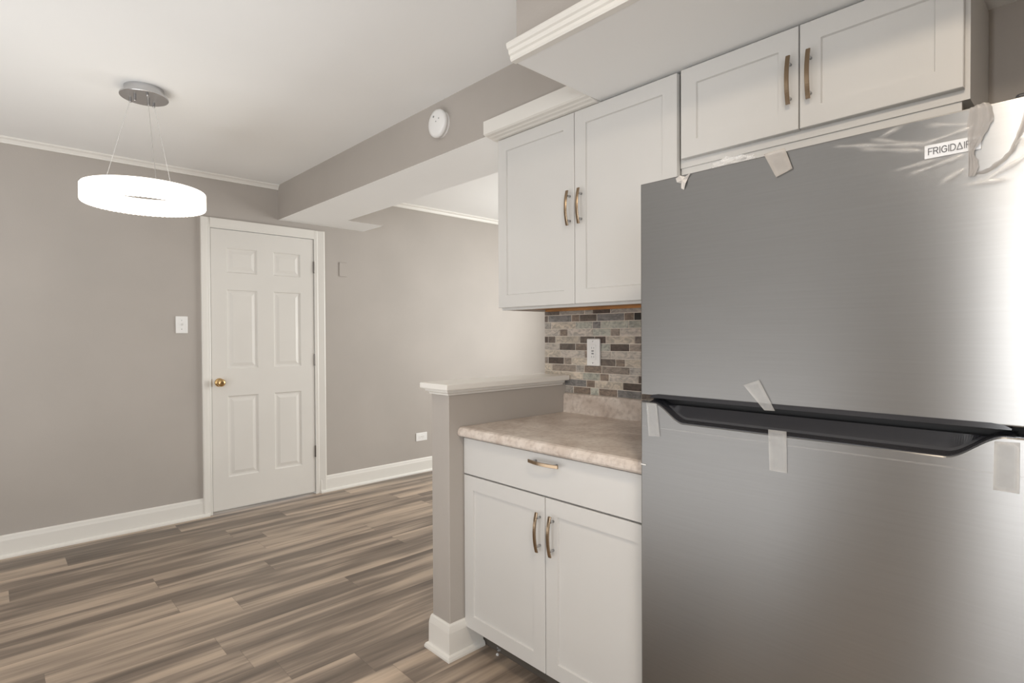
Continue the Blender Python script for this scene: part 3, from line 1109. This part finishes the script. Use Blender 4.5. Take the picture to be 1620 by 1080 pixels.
for i in range(NYF):
    for j in range(NZF):
        q = [vg[i, j], vg[i + 1, j], vg[i + 1, j + 1], vg[i, j + 1]]
        c = sum((v.co for v in q), Vector()) / 4
        if inside(TEAR, c.y, c.z):
            continue
        if BY1 - .002 < c.y < BY0 + .002 and BZ0 - .002 < c.z < BZ1 + .002:
            for v in q:
                v.co.x = min(v.co.x, FX - .0034)
        ks = [(i, j), (i + 1, j), (i + 1, j + 1), (i, j + 1)]
        if max(wr[k] for k in ks) < .015:
            continue
        f = bm.faces.new(q)
        for lp, k in zip(f.loops, ks):
            lp[wl] = (wr[k], wr[k], wr[k], 1)
for v in [v for v in bm.verts if not v.link_faces]:
    bm.verts.remove(v)
fl = obj('protective_film', bm, M['film'], fz, smooth=True)
fl['label'] = 'clear protective film torn at the upper corner'


def crumple_sheet(poly_l, poly_r, rows_, bulge, jag, seed):
    """strip between two edge polylines (lists of (y,z), same length), standing off the door by bulge(u,v)"""
    bm = bmesh.new()
    rnd_ = random.Random(seed)
    G_ = []
    for i, (L, R) in enumerate(zip(poly_l, poly_r)):
        line = []
        for k in range(rows_ + 1):
            u = k / rows_
            yv = L[0] + (R[0] - L[0]) * u
            zv = L[1] + (R[1] - L[1]) * u
            if k == rows_:
                yv += rnd_.uniform(-jag, jag)
                zv += rnd_.uniform(-jag, jag)
            line.append(bm.verts.new((FX - bulge(u, i / (len(poly_l) - 1)) - rnd_.uniform(0, .0012), yv, zv)))
        G_.append(line)
    for A, B in zip(G_, G_[1:]):
        for k in range(rows_):
            bm.faces.new((A[k], A[k + 1], B[k + 1], B[k]))
    return bm


def resample(pl_, n):
    L = [0]
    for a, c in zip(pl_, pl_[1:]):
        L.append(L[-1] + math.dist(a, c))
    outp = []
    for k in range(n):
        s = L[-1] * k / (n - 1)
        i = max(j for j in range(len(L) - 1) if L[j] <= s + 1e-12)
        t = (s - L[i]) / (L[i + 1] - L[i])
        outp.append((pl_[i][0] + t * (pl_[i + 1][0] - pl_[i][0]), pl_[i][1] + t * (pl_[i + 1][1] - pl_[i][1])))
    return outp


left = resample([(.172, 1.6880), (.1755, 1.660), (.1740, 1.620), (.1735, 1.590), (.1740, 1.564)], 26)
right = resample([(.150, 1.6915), (.1425, 1.6890), (.1370, 1.6640), (.1470, 1.6390), (.1600, 1.6180), (.1655, 1.6100), (.1610, 1.595), (.1590, 1.575), (.1640, 1.562)], 26)
bm = crumple_sheet(left, right, 8, lambda u, v: .003 + .0045 * math.sin(math.pi * min(u * .8, 1)) + .0022 * math.sin(u * 17 + v * 5), .0018, 3)
obj('film_flap', bm, M['film_fold'], fz, smooth=True)
left = resample([(.1640, 1.566), (.150, 1.564), (.136, 1.571), (.122, 1.582), (.110, 1.596), (.098, 1.630), (.090, 1.668)], 24)
right = resample([(.1600, 1.569), (.148, 1.571), (.135, 1.5795), (.1235, 1.5885), (.1145, 1.602), (.1035, 1.634), (.0955, 1.670)], 24)
bm = crumple_sheet(left, right, 4, lambda u, v: .004 + .004 * u, .0012, 5)
obj('film_flap', bm, M['film_fold'], fz, smooth=True)

# film on the lower door
bm = nb(FX - .0012, FX - .0004, FR_ + .006, FL - .006, 1.0225, 1.0260)
obj('protective_film', bm, M['film_edge'], fd)


def tape(name, quad, parent, mat, off=.0022, label=None, bend=None):
    """tape strip following four corners (y,z) on the door front: top-left, top-right, bottom-right, bottom-left"""
    bm = bmesh.new()
    NU, NV = 4, 10
    rnd_ = random.Random(hash(quad[0]) % 999)
    g = {}
    for i in range(NU + 1):
        for j in range(NV + 1):
            u, v = i / NU, j / NV
            T = [quad[0][k] + (quad[1][k] - quad[0][k]) * u for k in (0, 1)]
            B_ = [quad[3][k] + (quad[2][k] - quad[3][k]) * u for k in (0, 1)]
            yv = T[0] + (B_[0] - T[0]) * v
            zv = T[1] + (B_[1] - T[1]) * v
            g[i, j] = bm.verts.new((FX - off - rnd_.uniform(0, .0007), yv, zv))
    for i in range(NU):
        for j in range(NV):
            bm.faces.new((g[i, j], g[i + 1, j], g[i + 1, j + 1], g[i, j + 1]))
    r = bmesh.ops.solidify(bm, geom=list(bm.faces), thickness=.0003)
    o = obj(name, bm, mat, parent, smooth=True)
    if label:
        o['label'] = label
    return o


tape('tape_strip', [(.8625, 1.0895), (.8295, 1.0895), (.8195, 1.0015), (.8545, .9985)], fd, M['tape'], label='clear tape strip at the left end of the hand hold')
tape('tape_strip', [(.5338, 1.0555), (.4930, 1.0555), (.4920, .9610), (.5308, .9610)], fd, M['tape'], label='clear tape strip below the middle of the hand hold')
tape('tape_strip', [(.1354, 1.0820), (.1008, 1.0840), (.1011, .9940), (.1367, .9940)], fd, M['tape'], label='wide clear tape strip at the right end of the hand hold')
tape('tape_strip', [(.5915, 1.1545), (.5545, 1.1690), (.5180, 1.1000), (.5420, 1.0990)], fz, M['tape'], off=.0035, label='slanted clear tape strip hanging from the freezer door')
tape('tape_strip', [(.5440, 1.6925), (.4970, 1.6960), (.4803, 1.6458), (.5159, 1.6334)], fz, M['tape_paper'], off=.004, label='crooked whitish tape patch on the top edge')


def crumple(name, c, s, parent, mat, seed, n=10):
    bm = bmesh.new()
    bmesh.ops.create_icosphere(bm, subdivisions=3, radius=1)
    for v in bm.verts:
        k = .55 + .9 * abs(mnoise.noise(v.co * 2.3 + Vector((seed, 0, 0)))) + .35 * mnoise.noise(v.co * 6 + Vector((0, seed, 0)))
        v.co = Vector((c[0] + v.co.x * k * s[0], c[1] + v.co.y * k * s[1], c[2] + v.co.z * k * s[2]))
    return obj(name, bm, mat, parent)


# little torn tuft of film near the upper left corner and a crumpled strip lying on the top
bm = bmesh.new()
pts = [(.772, 1.684), (.758, 1.688), (.745, 1.683), (.727, 1.690), (.738, 1.676), (.742, 1.664), (.748, 1.650), (.754, 1.654), (.757, 1.668), (.766, 1.672)]
cv = bm.verts.new((FX - .008, .750, 1.674))
ring = [bm.verts.new((FX - .0015 - .004 * (i % 2), a, c)) for i, (a, c) in enumerate(pts)]
for i in range(len(pts)):
    bm.faces.new((cv, ring[i], ring[(i + 1) % len(pts)]))
o = obj('film_scrap', bm, M['tape_paper'], fz)
o['label'] = 'white torn tuft of film near the top left corner'
crumple('film_scrap', (FX + .045, .640, 1.700), (.020, .075, .024), fg, M['scrap'], 2.0)
bm = nb(FX - .0022, FX - .0010, .8645, .8800, .9165, .9190)
o = obj('film_tab', bm, M['plastic_white'], fd)

# ------------------------------------------------------------------ debris by the foot of the half wall
tag(crumple('plastic_scrap', (1.500, 1.665, .012), (.022, .022, .014), None, M['scrap'], 5.0),
    'crumpled clear plastic scrap on the floor by the foot of the half wall', 'scrap')
tag(crumple('paint_crumb', (1.466, 1.650, .0055), (.006, .006, .006), None, M['paper'], 8.0),
    'tiny white crumb on the floor under the base cabinet', 'crumb')
